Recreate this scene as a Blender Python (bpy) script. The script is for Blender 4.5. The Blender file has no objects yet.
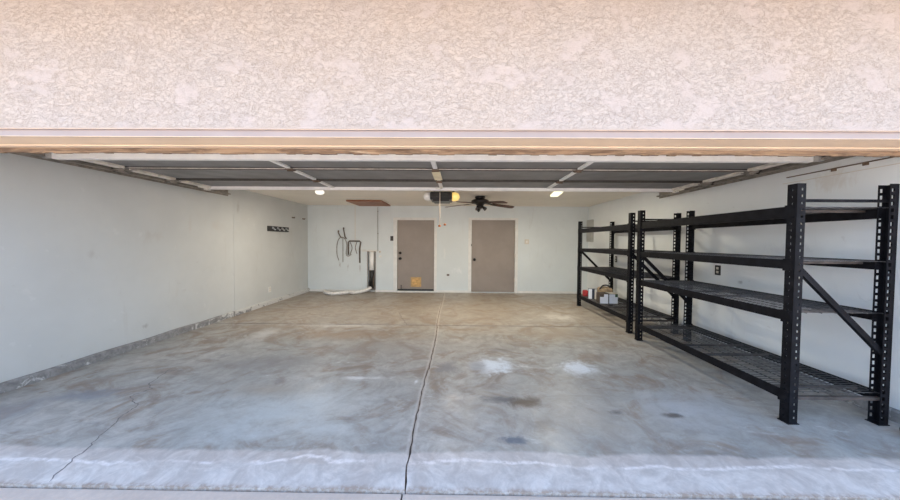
import bpy, bmesh, math, random
from mathutils import Vector, Matrix, noise as mnoise
random.seed(11)
scene = bpy.context.scene
COL = scene.collection
PI = math.pi

# ------------------------------------------------------------------ materials
class NB:
    """small helper around a node tree"""
    def __init__(s, name):
        s.m = bpy.data.materials.new(name); s.m.use_nodes = True
        s.t = s.m.node_tree; s.n = s.t.nodes; s.l = s.t.links
        s.bsdf = s.n['Principled BSDF']
        s.geo = s.n.new('ShaderNodeNewGeometry')
        s.pos = s.geo.outputs['Position']
    def link(s, a, b): s.l.new(a, b)
    def inp(s, sock, v):
        if hasattr(v, 'is_output'): s.l.new(v, sock)
        else: sock.default_value = v
    def math(s, op, a, b=0.0, c=None, clamp=False):
        n = s.n.new('ShaderNodeMath'); n.operation = op; n.use_clamp = clamp
        s.inp(n.inputs[0], a); s.inp(n.inputs[1], b)
        if c is not None: s.inp(n.inputs[2], c)
        return n.outputs[0]
    def vmath(s, op, a, b):
        n = s.n.new('ShaderNodeVectorMath'); n.operation = op
        s.inp(n.inputs[0], a); s.inp(n.inputs[1], b)
        return n.outputs['Value'] if op in ('LENGTH', 'DISTANCE') else n.outputs[0]
    def noise(s, scale, detail=4, rough=.55, dist=0., vec=None, off=None):
        n = s.n.new('ShaderNodeTexNoise')
        n.inputs['Scale'].default_value = scale; n.inputs['Detail'].default_value = detail
        n.inputs['Roughness'].default_value = rough; n.inputs['Distortion'].default_value = dist
        v = vec if vec is not None else s.pos
        if off is not None: v = s.vmath('ADD', v, off)
        s.l.new(v, n.inputs['Vector'])
        return n.outputs['Fac']
    def ramp(s, f, a, b, va=0., vb=1.):
        n = s.n.new('ShaderNodeMapRange'); n.clamp = True; n.interpolation_type = 'SMOOTHSTEP'
        s.inp(n.inputs['Value'], f)
        n.inputs['From Min'].default_value = a; n.inputs['From Max'].default_value = b
        n.inputs['To Min'].default_value = va; n.inputs['To Max'].default_value = vb
        return n.outputs[0]
    def mix(s, f, a, b):
        n = s.n.new('ShaderNodeMix'); n.data_type = 'RGBA'
        s.inp(n.inputs['Factor'], f)
        for sock, v in ((n.inputs['A'], a), (n.inputs['B'], b)):
            if hasattr(v, 'is_output'): s.l.new(v, sock)
            else: sock.default_value = (*v, 1)
        return n.outputs['Result']
    def bump(s, h, strength, dist):
        n = s.n.new('ShaderNodeBump'); n.inputs['Strength'].default_value = strength
        n.inputs['Distance'].default_value = dist; s.l.new(h, n.inputs['Height'])
        s.l.new(n.outputs[0], s.bsdf.inputs['Normal'])
    def finish(s, col, rough=.6, metal=0., spec=None):
        s.inp(s.bsdf.inputs['Base Color'], col if hasattr(col, 'is_output') else (*col, 1))
        s.inp(s.bsdf.inputs['Roughness'], rough); s.bsdf.inputs['Metallic'].default_value = metal
        if spec is not None: s.bsdf.inputs['Specular IOR Level'].default_value = spec
        return s.m

def simple(name, col, rough=.55, metal=0., var=.12, scale=9., bump=0., spec=None):
    b = NB(name)
    f = b.noise(scale, 5)
    lo = tuple(max(0, c*(1-var)) for c in col); hi = tuple(min(1, c*(1+var)) for c in col)
    c = b.mix(b.ramp(f, .3, .7), lo, hi)
    if bump: b.bump(b.noise(scale*6, 3), bump, .003)
    return b.finish(c, rough, metal, spec)

def emit(name, col, strength, base=(.9, .88, .8)):
    b = NB(name)
    m = b.finish(base, .35)
    b.bsdf.inputs['Emission Color'].default_value = (*col, 1)
    b.bsdf.inputs['Emission Strength'].default_value = strength
    return m

def make_stucco():
    b = NB('stucco')
    v = b.vmath('MULTIPLY', b.pos, (.82, 1., 1.15))
    p1 = b.noise(4.2, 8, .68, .2, vec=v)
    plate = b.ramp(p1, .50, .66, 0., .8)                                # trowelled flats
    rough = b.math('SUBTRACT', 1., plate)
    r1 = b.math('ABSOLUTE', b.math('SUBTRACT', b.noise(13, 6, .62, 1.0, vec=v), .5))
    r2 = b.math('ABSOLUTE', b.math('SUBTRACT', b.noise(42, 5, .62, 1.1, vec=b.vmath('MULTIPLY', v, (.8, 1., 1.25)), off=(4, 2, 9)), .5))
    r3 = b.math('ABSOLUTE', b.math('SUBTRACT', p1, .545))
    c1 = b.ramp(r1, 0., .022, 1., 0.); c2 = b.ramp(r2, 0., .042, 1., 0.); c3 = b.ramp(r3, 0., .012, 1., 0.)
    gro = b.math('MULTIPLY', b.math('ADD', b.math('MULTIPLY', c1, .55), b.math('MULTIPLY', c2, .6), clamp=True), b.math('ADD', b.math('MULTIPLY', rough, .85), .08))
    gro = b.math('ADD', gro, b.math('MULTIPLY', c3, .35), clamp=True)
    fine = b.noise(85, 4, .7)
    col = b.mix(b.ramp(b.noise(1.3, 4), .35, .65), (.505, .435, .38), (.495, .44, .40))
    col = b.mix(b.math('MULTIPLY', plate, .9), col, (.495, .43, .402))
    col = b.mix(b.math('MULTIPLY', gro, .50), col, (.25, .175, .125))
    col = b.mix(b.math('MULTIPLY', b.ramp(fine, .55, .75), b.math('MULTIPLY', rough, .3)), col, (.58, .52, .48))
    h = b.math('SUBTRACT', b.math('ADD', b.math('MULTIPLY', plate, .35), b.math('MULTIPLY', fine, b.math('MULTIPLY', rough, .5))), b.math('MULTIPLY', gro, .8))
    b.bump(h, .6, .005)
    return b.finish(col, .85, spec=.2)

def make_wall(name, col, scuffs=(), warm=(0.60, .55, .48)):
    b = NB(name)
    big = b.noise(.9, 4, .6)
    c = b.mix(b.ramp(big, .3, .7), tuple(x*.95 for x in col), tuple(min(1, x*1.04) for x in col))
    # rubbed dirty marks, drawn out vertically
    st = b.vmath('MULTIPLY', b.pos, (6., 3.2, .8))
    s1 = b.ramp(b.noise(1., 5, .65, 1.2, vec=st), .60, .74)
    c = b.mix(b.math('MULTIPLY', s1, .16), c, (.42, .38, .33))
    s2 = b.ramp(b.noise(3.1, 6, .7, 2.2, off=(5, 9, 2)), .63, .70)
    c = b.mix(b.math('MULTIPLY', s2, .16), c, (.40, .37, .34))
    s3 = b.ramp(b.noise(5.5, 3, .5, .5, off=(1, 4, 8)), .68, .72)
    c = b.mix(b.math('MULTIPLY', s3, .14), c, (.80, .80, .78))
    wob = b.noise(1., 7, .72, .8, vec=b.vmath('MULTIPLY', b.pos, (9., 9., 5.)))
    for (x, y, z, rx, ry, rz, colr, a) in scuffs:
        d = b.vmath('LENGTH', b.vmath('DIVIDE', b.vmath('SUBTRACT', b.pos, (x, y, z)), (rx, ry, rz)), (0, 0, 0))
        d = b.math('ADD', d, b.math('MULTIPLY', b.math('SUBTRACT', wob, .42), 3.2))
        c = b.mix(b.ramp(d, .1, 1.0, a*1.1, 0.), c, colr)
    b.bump(b.noise(60, 3), .18, .002)
    return b.finish(c, .62, spec=.3)

def make_floor():
    b = NB('worn_concrete')
    sep = b.n.new('ShaderNodeSeparateXYZ'); b.link(b.pos, sep.inputs[0])
    X, Y = sep.outputs[0], sep.outputs[1]
    n1 = b.noise(.55, 6, .62, .9)
    n2 = b.noise(1.7, 7, .66, 1.4, off=(7, 3, 0))
    n3 = b.noise(6.5, 7, .7, .8, off=(2, 8, 0))
    fine = b.noise(45, 5, .7)
    c = b.mix(b.ramp(n1, .32, .66), (.39, .395, .37), (.53, .505, .455))
    # trowel swirls and old tyre wear
    tan = b.ramp(n2, .47, .68)
    c = b.mix(b.math('MULTIPLY', tan, .88), c, (.285, .205, .14))
    grey = b.ramp(b.noise(1.25, 7, .7, 1.8, off=(11, 5, 0)), .56, .70)
    c = b.mix(b.math('MULTIPLY', grey, .7), c, (.23, .225, .22))
    # rear of the floor is browner
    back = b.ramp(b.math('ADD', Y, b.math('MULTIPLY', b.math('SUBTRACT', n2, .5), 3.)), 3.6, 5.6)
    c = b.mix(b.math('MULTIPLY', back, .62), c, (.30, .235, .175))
    pale = b.ramp(b.noise(2.6, 7, .7, 2.0, off=(4, 15, 0)), .60, .72)
    c = b.mix(b.math('MULTIPLY', pale, .6), c, (.76, .76, .73))
    pale2 = b.ramp(b.noise(1.0, 7, .74, 2.6, vec=b.vmath('MULTIPLY', b.pos, (1.0, 3.2, 1.))), .60, .66)
    c = b.mix(b.math('MULTIPLY', pale2, .5), c, (.80, .79, .76))
    c = b.mix(b.ramp(n3, .30, .70, .62, 0.), c, (.22, .19, .165))
    spots = b.ramp(b.noise(11., 6, .75, .6, off=(9, 2, 0)), .66, .74)
    c = b.mix(b.math('MULTIPLY', spots, .75), c, (.20, .18, .16))
    wob = b.math('MULTIPLY', b.math('SUBTRACT', b.noise(5.2, 8, .74, .6), .5), 2.6)
    wob2 = b.math('MULTIPLY', b.math('SUBTRACT', b.noise(1.9, 8, .74, .8, off=(3, 3, 3)), .5), 2.6)
    patchy = b.ramp(b.noise(1., 7, .72, .6, vec=b.vmath('MULTIPLY', b.pos, (5., 11., 1.)), off=(1, 2, 3)), .25, .5, .6, 1.)
    def stain(x, y, rx, ry, colr, a, w=wob, soft=.5):
        nonlocal c
        d = b.vmath('LENGTH', b.vmath('DIVIDE', b.vmath('SUBTRACT', b.pos, (x, y, 0)), (rx, ry, 1.)), (0, 0, 0))
        d = b.math('ADD', d, w)
        c = b.mix(b.math('MULTIPLY', b.ramp(d, 1.-soft-.35, 1.05, a, 0.), patchy), c, colr)
    # broad areas first
    stain(.9, 2.55, .95, .75, (.42, .37, .30), 0.70, wob2, .7)
    stain(-1.5, 2.45, 1.15, .62, (.52, .545, .525), 0.90, wob2, .6)
    stain(-1.75, 2.75, .55, .20, (.36, .29, .22), 0.65, wob2, .7)
    stain(-2.2, 3.35, .75, .30, (.27, .26, .25), 0.75, wob2, .6)
    stain(-3.3, 2.62, .42, .16, (.24, .25, .27), 0.85, wob, .5)
    stain(-3.75, 2.3, .5, .5, (.28, .28, .29), 0.65, wob2, .8)
    stain(-1.5, 4.4, 1.3, .35, (.33, .23, .15), 0.75, wob2, .7)
    stain(-.9, 3.9, 1.3, .5, (.30, .28, .26), 0.65, wob2, .7)
    stain(1.6, 4.6, .9, .5, (.36, .30, .23), 0.70, wob2, .7)
    stain(1.9, 5.6, .45, .35, (.60, .57, .52), 0.80, wob, .7)
    stain(-1.9, 4.9, .9, .13, (.62, .60, .57), 0.70, wob, .7)
    stain(-2.9, 4.4, .25, .5, (.62, .60, .57), 0.65, wob, .7)
    stain(2.0, 2.55, .55, .42, (.47, .475, .47), 0.80, wob2, .6)
    # particular marks
    stain(.40, 3.36, .33, .27, (.78, .83, .86), 1.00, wob, .45)
    stain(.22, 3.34, .14, .20, (.24, .24, .25), 0.75, wob, .6)
    stain(1.36, 3.32, .24, .25, (.74, .78, .81), 1.00, wob, .4)
    stain(-.12, 3.3, .22, .20, (.20, .20, .21), 0.85, wob, .6)
    stain(.40, 2.63, .26, .10, (.13, .13, .135), 1.0, wob, .6)
    stain(.60, 2.58, .20, .14, (.14, .10, .07), 1.0, wob, .6)
    stain(.64, 2.27, .13, .17, (.24, .20, .16), 0.75, wob, .7)
    stain(.40, 2.09, .12, .055, (.13, .155, .19), 1.0, wob, .4)
    stain(1.30, 2.45, .10, .05, (.14, .125, .11), 1.0, wob, .6)
    stain(1.75, 2.42, .12, .05, (.14, .125, .11), 1.0, wob, .6)
    stain(-.98, 3.02, .34, .05, (.80, .79, .76), 0.80, wob, .8)
    stain(-.42, 2.95, .03, .07, (.78, .78, .76), 1.00, wob, .6)
    # pale grout smeared beside the centre joint
    jx = b.math('ADD', b.math('MULTIPLY', Y, -.0150), b.math('SUBTRACT', -.2804, b.math('MULTIPLY', b.math('SINE', b.math('MULTIPLY', b.math('SUBTRACT', Y, 1.64), 1.9)), .0144)))
    jd = b.math('ABSOLUTE', b.math('SUBTRACT', X, jx))
    jw = b.math('ADD', jd, b.math('MULTIPLY', b.math('SUBTRACT', b.noise(14, 5, .7), .5), .05))
    c = b.mix(b.ramp(jw, .012, .04, .42, 0.), c, (.70, .66, .61))
    c = b.mix(b.ramp(jd, .006, .022, .45, 0.), c, (.30, .22, .16))
    # paler strip behind the weathered front edge
    edge = b.math('ADD', Y, b.math('MULTIPLY', b.math('SUBTRACT', b.noise(1.4, 5, .65, .8, off=(0, 4, 4)), .5), .16))
    band = b.ramp(edge, 1.935, 1.975, 1., 0.)
    c = b.mix(b.math('MULTIPLY', band, .72), c, b.mix(b.ramp(n3, .35, .7), (.60, .52, .465), (.84, .75, .68)))
    # white efflorescence line wandering along it
    e2 = b.math('ABSOLUTE', b.math('SUBTRACT', b.math('ADD', Y, b.math('MULTIPLY', b.math('SUBTRACT', b.noise(.85, 5, .6, .6, off=(1, 9, 4)), .5), .34)), 1.845))
    line = b.math('MULTIPLY', b.ramp(e2, .003, .022, 1., 0.), b.math('MULTIPLY', b.ramp(b.noise(2.4, 4, .6, off=(6, 6, 1)), .38, .52), b.ramp(b.noise(17, 4, .7), .32, .6)))
    c = b.mix(b.math('MULTIPLY', line, .85), c, (.92, .84, .79))
    # exposed aggregate at the very edge
    agg = b.math('MULTIPLY', b.ramp(b.math('ADD', Y, b.math('MULTIPLY', n3, .06)), 1.70, 1.735, 1., 0.), b.ramp(b.noise(30, 4, .7), .35, .6))
    c = b.mix(b.math('MULTIPLY', agg, .85), c, (.36, .255, .185))
    c = b.mix(b.ramp(fine, .35, .8, .16, 0.), c, (.2, .19, .18))
    b.bump(b.math('ADD', b.math('MULTIPLY', fine, .4), n3), .22, .006)
    r = b.ramp(n2, .3, .7, .36, .60)
    return b.finish(c, r, spec=.45)

def make_drive():
    b = NB('driveway_concrete')
    n1 = b.noise(1.2, 6, .65, .6); f = b.noise(38, 5, .7)
    c = b.mix(b.ramp(n1, .3, .7), (.62, .50, .41), (.70, .575, .475))
    c = b.mix(b.ramp(f, .35, .75, .25, 0.), c, (.36, .30, .26))
    b.bump(f, .3, .004)
    return b.finish(c, .8)

def make_curb():
    b = NB('rough_concrete_curb')
    f = b.noise(14, 6, .7, .6)
    c = b.mix(b.ramp(f, .35, .7), (.20, .195, .19), (.33, .32, .31))
    sep = b.n.new('ShaderNodeSeparateXYZ'); b.link(b.pos, sep.inputs[0])
    p = b.math('ADD', b.noise(5, 5, .7, 1., off=(2, 3, 1)), b.ramp(sep.outputs[1], 4.0, 6.8, 0., .22))
    p = b.ramp(p, .58, .66)
    c = b.mix(b.math('MULTIPLY', p, .8), c, (.66, .655, .63))
    b.bump(f, .6, .01)
    return b.finish(c, .85)

def make_dirtystrip():
    b = NB('weathered_wood_strip')
    s = b.noise(1., 6, .7, .6, vec=b.vmath('MULTIPLY', b.pos, (3.2, 20., 30.)))
    c = b.mix(b.ramp(s, .36, .64), (.13, .085, .055), (.36, .25, .16))
    l = b.ramp(b.noise(1., 5, .65, .3, vec=b.vmath('MULTIPLY', b.pos, (2.2, 9., 40.)), off=(4, 0, 2)), .58, .70)
    c = b.mix(b.math('MULTIPLY', l, .7), c, (.72, .58, .42))
    b.bump(s, .5, .006)
    return b.finish(c, .8)

def make_wood(name, c1, c2, sc=(2, 18, 18)):
    b = NB(name)
    s = b.noise(1.5, 6, .65, .8, vec=b.vmath('MULTIPLY', b.pos, sc))
    return b.finish(b.mix(b.ramp(s, .35, .65), c1, c2), .5)

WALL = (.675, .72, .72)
LSC = [(-4.16, 3.45, 2.12, .2, .06, .10, (.38, .35, .31), .35), (-4.16, 3.35, 1.22, .2, .10, .10, (.45, .44, .42), .45),
       (-4.16, 4.0, 1.45, .2, .22, .16, (.50, .48, .45), .40), (-4.16, 4.6, 1.62, .2, .05, .25, (.55, .53, .50), .45),
       (-4.16, 5.1, 1.62, .2, .28, .22, (.55, .53, .49), .40), (-4.16, 5.62, 2.02, .2, .05, .16, (.42, .40, .37), .5),
       (-4.16, 3.9, .25, .2, .08, .05, (.35, .34, .33), .6)]
RSC = [(3.50, 3.35, .72, .2, .04, .07, (.25, .25, .27), .6), (3.50, 3.75, .92, .2, .05, .03, (.3, .3, .3), .5),
       (3.50, 3.2, 1.35, .2, .35, .12, (.55, .56, .58), .4), (3.50, 2.9, 2.0, .2, .4, .16, (.62, .57, .50), .4)]
BSC = [(-3.28, 8.2, .74, .05, .2, .12, (.33, .30, .27), .6), (-3.05, 8.2, .70, .04, .2, .16, (.33, .30, .27), .6), (-2.72, 8.2, .68, .03, .2, .2, (.33, .30, .27), .5),
       (-2.6, 8.2, 1.15, .12, .2, .05, (.55, .5, .45), .5), (-.05, 8.2, .6, .25, .2, .16, (.82, .83, .83), .5), (-.4, 8.2, 1.05, .05, .2, .3, (.80, .80, .78), .4)]
M = dict(
    stucco=make_stucco(),
    wall_l=make_wall('left_wall_paint', (.585, .60, .585), LSC), wall_r=make_wall('right_wall_lit_paint', (.80, .825, .82), RSC),  # right copy of the wall paint lightened for the extra light there
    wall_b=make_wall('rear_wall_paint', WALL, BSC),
    ceil=make_wall('ceiling_paint', (.85, .80, .71)),
    floor=make_floor(), drive=make_drive(), curb=make_curb(), strip=make_dirtystrip(),
    trimpaint=simple('beige_trim_paint', (.82, .63, .45), .55, var=.04, scale=3),
    fascia=simple('cool_shaded_fascia', (.36, .30, .28), .6, var=.05, scale=3),  # trim front: its cooler, dimmer light put into a darker colour
    dirt=simple('joint_dirt', (.11, .085, .068), .95, var=.4, scale=40),
    crack=simple('crack_dirt', (.20, .185, .175), .95, var=.4, scale=40),
    white=simple('white_painted_steel', (.82, .81, .78), .4, var=.05),
    whitedirty=simple('aged_white_steel', (.66, .62, .55), .5, var=.2, scale=12),
    seal=simple('grey_rubber_seal', (.36, .35, .33), .7, var=.15),
    section=simple('grey_door_insulation', (.20, .197, .192), .55, var=.14, scale=4),
    galv=simple('dull_galvanised_steel', (.26, .235, .205), .5, .35, var=.25, scale=14),
    darkst=simple('dark_steel', (.06, .052, .045), .5, .3, var=.3, scale=20),
    rust=simple('rusty_brown_steel', (.16, .11, .075), .65, .2, var=.35, scale=20),
    rack=simple('black_rack_enamel', (.009, .009, .011), .55, .0, var=.35, scale=14, spec=.10),
    wire=simple('black_wire', (.075, .072, .07), .42, .2, var=.4, scale=10),
    support=simple('worn_shelf_support', (.085, .07, .062), .5, .3, var=.4, scale=10),
    rivet=simple('zinc_pin', (.55, .55, .56), .35, .8, var=.1),
    blackp=simple('black_plastic', (.018, .018, .018), .4, var=.2, scale=20),
    fanblack=simple('black_fan_metal', (.014, .012, .011), .35, .3, var=.2),
    blade=make_wood('reddish_fan_wood', (.05, .018, .010), (.12, .045, .026), (6, 6, 6)),
    hatch=make_wood('reddish_plywood', (.22, .075, .030), (.34, .135, .055), (3, 14, 14)),
    door=simple('taupe_door_paint', (.285, .24, .205), .5, var=.06, scale=2.5),
    frame=simple('door_frame_paint', (.74, .735, .70), .5, var=.05),
    brass=simple('dark_bronze', (.03, .025, .022), .35, .6, var=.2),
    petlit=simple('yellow_lit_pet_flap', (.62, .37, .13), .5, var=.2, scale=16),  # yellow light at the pet opening put into flap and frame colours
    petframe=simple('amber_lit_flap_frame', (.52, .33, .13), .5, var=.15),
    cream=simple('cream_sticker', (.80, .72, .50), .6, var=.08),
    pvc=simple('white_pvc', (.86, .85, .82), .4, var=.04),
    duct=simple('white_flexible_duct', (.80, .78, .74), .5, var=.10, scale=20),
    hose=simple('old_grey_hose', (.29, .265, .235), .6, var=.3, scale=20),
    copper=simple('tarnished_pipe', (.17, .14, .115), .5, .4, var=.35, scale=20),
    plate=simple('white_cover_plate', (.80, .79, .75), .4, var=.03),
    almond=simple('almond_cover_plate', (.66, .62, .54), .4, var=.05),
    panelgrey=simple('grey_panel_paint', (.44, .43, .40), .45, .1, var=.08),
    cordwhite=simple('pale_cord', (.66, .58, .48), .7, var=.1),
    red=simple('red_handle', (.48, .18, .06), .5, var=.15),
    redpack=simple('red_packaging', (.40, .035, .035), .5, var=.3, scale=18),
    paperwhite=simple('white_card', (.80, .81, .84), .6, var=.04),
    navy=simple('dark_navy_card', (.022, .026, .045), .5, var=.2),
    carton=simple('dark_brown_card', (.06, .042, .032), .6, var=.25, scale=16),
    green=simple('dark_green_card', (.02, .07, .035), .6, var=.2),
    paper=simple('creased_tan_paper', (.42, .30, .18), .75, var=.3, scale=14, bump=.6),
    copper2=simple('orange_box', (.5, .2, .06), .5, var=.15),
    lens=simple('frosted_white_lens', (.86, .85, .82), .3, var=.02),
    lit_lens=emit('lit_yellow_lens', (1., .66, .14), .42, (.80, .68, .34)),
    lit_bulb=emit('lit_white_bulb', (1., .93, .82), .5),
    lit_panel=emit('lit_pale_panel', (1., .95, .62), .9),
    roof=simple('roof_deck', (.35, .30, .26), .9),
)

# ------------------------------------------------------------------ mesh helpers
def BM(): return bmesh.new()

def box(bm, x0, x1, y0, y1, z0, z1, mi=0, bev=0.):
    vs = [bm.verts.new(p) for p in ((x0, y0, z0), (x1, y0, z0), (x1, y1, z0), (x0, y1, z0), (x0, y0, z1), (x1, y0, z1), (x1, y1, z1), (x0, y1, z1))]
    fs = [bm.faces.new([vs[i] for i in q]) for q in ((3, 2, 1, 0), (4, 5, 6, 7), (0, 1, 5, 4), (1, 2, 6, 5), (2, 3, 7, 6), (3, 0, 4, 7))]
    for f in fs: f.material_index = mi
    if bev:
        es = {e for f in fs for e in f.edges}
        bmesh.ops.bevel(bm, geom=list(es), offset=bev, segments=2, affect='EDGES', profile=.5)
    return vs

def tube(bm, pts, r, seg=8, cap=True, radii=None, mi=0, aspect=1.):
    pts = [Vector(p) for p in pts]; rings = []
    t0 = (pts[1]-pts[0]).normalized()
    up = Vector((0, 0, 1)) if abs(t0.z) < .9 else Vector((1, 0, 0))
    nrm = (up - t0*up.dot(t0)).normalized()
    for i, p in enumerate(pts):
        t = (pts[min(i+1, len(pts)-1)] - pts[max(i-1, 0)]).normalized()
        nrm = (nrm - t*nrm.dot(t)).normalized(); bi = t.cross(nrm)
        rr = radii[i] if radii else r
        rings.append([bm.verts.new(p + nrm*(math.cos(2*PI*k/seg)*rr) + bi*(math.sin(2*PI*k/seg)*rr*aspect)) for k in range(seg)])
    for a, b in zip(rings, rings[1:]):
        for k in range(seg):
            f = bm.faces.new((a[k], a[(k+1) % seg], b[(k+1) % seg], b[k])); f.smooth = seg > 5; f.material_index = mi
    if cap:
        bm.faces.new(rings[0][::-1]).material_index = mi; bm.faces.new(rings[-1]).material_index = mi

def bar(bm, p0, p1, w, h, updir=(0, 0, 1), mi=0):
    """rectangular bar between two points"""
    p0, p1 = Vector(p0), Vector(p1); t = (p1-p0).normalized()
    u = Vector(updir); s = t.cross(u).normalized(); u = s.cross(t)
    vs = []
    for p in (p0, p1):
        for a, b in ((-1, -1), (1, -1), (1, 1), (-1, 1)):
            vs.append(bm.verts.new(p + s*(a*w/2) + u*(b*h/2)))
    for q in ((0, 1, 2, 3), (7, 6, 5, 4), (0, 4, 5, 1), (1, 5, 6, 2), (2, 6, 7, 3), (3, 7, 4, 0)):
        bm.faces.new([vs[i] for i in q]).material_index = mi

def lathe(bm, prof, seg=20, center=(0, 0, 0), axis='z', mi=0):
    c = Vector(center); rings = []
    for r, h in prof:
        ring = []
        for k in range(seg):
            a = 2*PI*k/seg; x, y = r*math.cos(a), r*math.sin(a)
            v = {'z': (x, y, h), 'y': (x, h, -y), 'x': (h, x, y)}[axis]
            ring.append(bm.verts.new(c + Vector(v)))
        rings.append(ring)
    for a, b in zip(rings, rings[1:]):
        for k in range(seg):
            f = bm.faces.new((a[k], a[(k+1) % seg], b[(k+1) % seg], b[k])); f.smooth = True; f.material_index = mi
    bm.faces.new(rings[0][::-1]).material_index = mi; bm.faces.new(rings[-1]).material_index = mi

def holed(bm, o, u, v, n, us, vs, th, hole, mi=0):
    """plate of thickness th from o, spanned by cuts us along u and vs along v; cells where hole(i,j) are left open"""
    o, u, v, n = Vector(o), Vector(u), Vector(v), Vector(n); cache = {}
    def P(i, j, k):
        if (i, j, k) not in cache: cache[i, j, k] = bm.verts.new(o + u*us[i] + v*vs[j] + n*(th*k))
        return cache[i, j, k]
    I, J = len(us)-1, len(vs)-1
    full = lambda i, j: 0 <= i < I and 0 <= j < J and not hole(i, j)
    F = lambda *q: setattr(bm.faces.new(q), 'material_index', mi)
    for i in range(I):
        for j in range(J):
            if not full(i, j): continue
            F(P(i, j, 0), P(i, j+1, 0), P(i+1, j+1, 0), P(i+1, j, 0)); F(P(i, j, 1), P(i+1, j, 1), P(i+1, j+1, 1), P(i, j+1, 1))
            if not full(i-1, j): F(P(i, j, 0), P(i, j, 1), P(i, j+1, 1), P(i, j+1, 0))
            if not full(i+1, j): F(P(i+1, j, 0), P(i+1, j+1, 0), P(i+1, j+1, 1), P(i+1, j, 1))
            if not full(i, j-1): F(P(i, j, 0), P(i+1, j, 0), P(i+1, j, 1), P(i, j, 1))
            if not full(i, j+1): F(P(i, j+1, 0), P(i, j+1, 1), P(i+1, j+1, 1), P(i+1, j+1, 0))

def rect_holes(bm, o, u, v, n, U, V, th, rects, mi=0):
    us = sorted({0., U} | {r[0] for r in rects} | {r[1] for r in rects}); vs = sorted({0., V} | {r[2] for r in rects} | {r[3] for r in rects})
    def hole(i, j):
        a, b = (us[i]+us[i+1])/2, (vs[j]+vs[j+1])/2
        return any(r[0] < a < r[1] and r[2] < b < r[3] for r in rects)
    holed(bm, o, u, v, n, us, vs, th, hole, mi)

def obj(name, bm, mats, parent=None, label=None, smooth_angle=None):
    if parent is not None:
        L = parent.matrix_world.translation if parent.type == 'EMPTY' and parent.parent is None else WORLD.get(parent.name, Vector())
        if not parent.get('_local'): bmesh.ops.translate(bm, vec=-L, verts=bm.verts)
    bmesh.ops.recalc_face_normals(bm, faces=bm.faces)
    me = bpy.data.meshes.new(name); bm.to_mesh(me); bm.free()
    for m in (mats if isinstance(mats, (list, tuple)) else [mats]): me.materials.append(M[m])
    o = bpy.data.objects.new(name, me); COL.objects.link(o)
    if parent is not None:
        o.parent = parent
        WORLD[o.name] = L if not parent.get('_local') else Vector()
        if parent.get('_local'): o['_local'] = 1
    if label: o['label'] = label
    return o
WORLD = {}

def thing(name, label, cat, loc=(0, 0, 0), group=None, local=False):
    o = bpy.data.objects.new(name, None); COL.objects.link(o); o.location = loc
    o.matrix_world = Matrix.Translation(Vector(loc)); o.empty_display_size = .1
    o['label'] = label; o['category'] = cat
    if group: o['group'] = group
    if local: o['_local'] = 1
    return o

def tag(o, label, cat, group=None):
    o['label'] = label; o['category'] = cat
    if group: o['group'] = group
    return o

def struct(name, bm, mats, label=None):
    o = obj(name, bm, mats); o['kind'] = 'structure'
    if label: o['label'] = label; o['category'] = name.split('_')[0]
    return o

# ------------------------------------------------------------------ the garage shell
XL, XR, YB, YF, ZC = -4.16, 3.50, 8.2, 1.967, 2.37
HZ = 2.13                                   # bottom of the stucco header

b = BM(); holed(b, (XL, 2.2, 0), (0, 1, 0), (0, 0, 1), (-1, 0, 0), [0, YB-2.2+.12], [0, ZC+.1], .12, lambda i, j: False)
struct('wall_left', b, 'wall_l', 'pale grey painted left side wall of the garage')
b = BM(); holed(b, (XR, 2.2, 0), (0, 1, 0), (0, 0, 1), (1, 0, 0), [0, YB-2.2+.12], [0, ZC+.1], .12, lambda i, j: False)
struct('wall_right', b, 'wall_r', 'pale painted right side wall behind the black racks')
D1 = (-1.70, -.68, .035, 1.985); D2 = (.335, 1.525, .015, 2.0); CH = (-2.50, -2.305, .03, 1.12)
b = BM(); rect_holes(b, (XL, YB, 0), (1, 0, 0), (0, 0, 1), (0, 1, 0), XR-XL, ZC+.1, .12,
                     [(r[0]-XL, r[1]-XL, r[2], r[3]) for r in (D1, D2, CH)])
struct('wall_back', b, 'wall_b', 'pale painted rear wall with the two taupe doors')
b = BM(); box(b, XL-.12, XR+.12, 2.2, YB+.12, ZC, ZC+.1)
struct('ceiling', b, 'ceil', 'flat cream painted garage ceiling')
# rooms behind the doors and the chase stay closed
b = BM(); box(b, XL-.12, XR+.12, YB+.20, YB+.26, 0, ZC+.1)
struct('wall_partition', b, 'carton')

# front wall with the vehicle opening
OL, OR = -4.05, 3.47
b = BM(); rect_holes(b, (-7.0, YF, 0), (1, 0, 0), (0, 0, 1), (0, 1, 0), 14., 3.35, .16, [(OL+7.0, OR+7.0, -.01, HZ)])
struct('wall_front', b, 'stucco', 'pinkish stucco front wall above the open garage door')
b = BM()
TZ = 2.08
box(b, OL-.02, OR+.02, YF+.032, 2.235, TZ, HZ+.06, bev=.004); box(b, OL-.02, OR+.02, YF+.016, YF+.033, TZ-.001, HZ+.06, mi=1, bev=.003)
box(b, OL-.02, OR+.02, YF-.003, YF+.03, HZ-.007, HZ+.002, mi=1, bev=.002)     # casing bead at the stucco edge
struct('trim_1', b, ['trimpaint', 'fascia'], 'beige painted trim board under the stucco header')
b = BM(); box(b, OL-.02, OR+.02, 2.16, 2.205, TZ-.006, TZ+.005, bev=.002)
struct('trim_2', b, 'trimpaint', 'thin beige stop bead under the header trim')
b = BM()
n = 120
for i in range(n):
    x0 = OL+(OR-OL)*i/n; x1 = OL+(OR-OL)*(i+1)/n
    box(b, x0, x1, 2.236, 2.255, TZ-.030-.008*random.random(), TZ+.06)
struct('trim_3', b, 'strip', 'dirty brown weathered strip behind the header trim')
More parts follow.
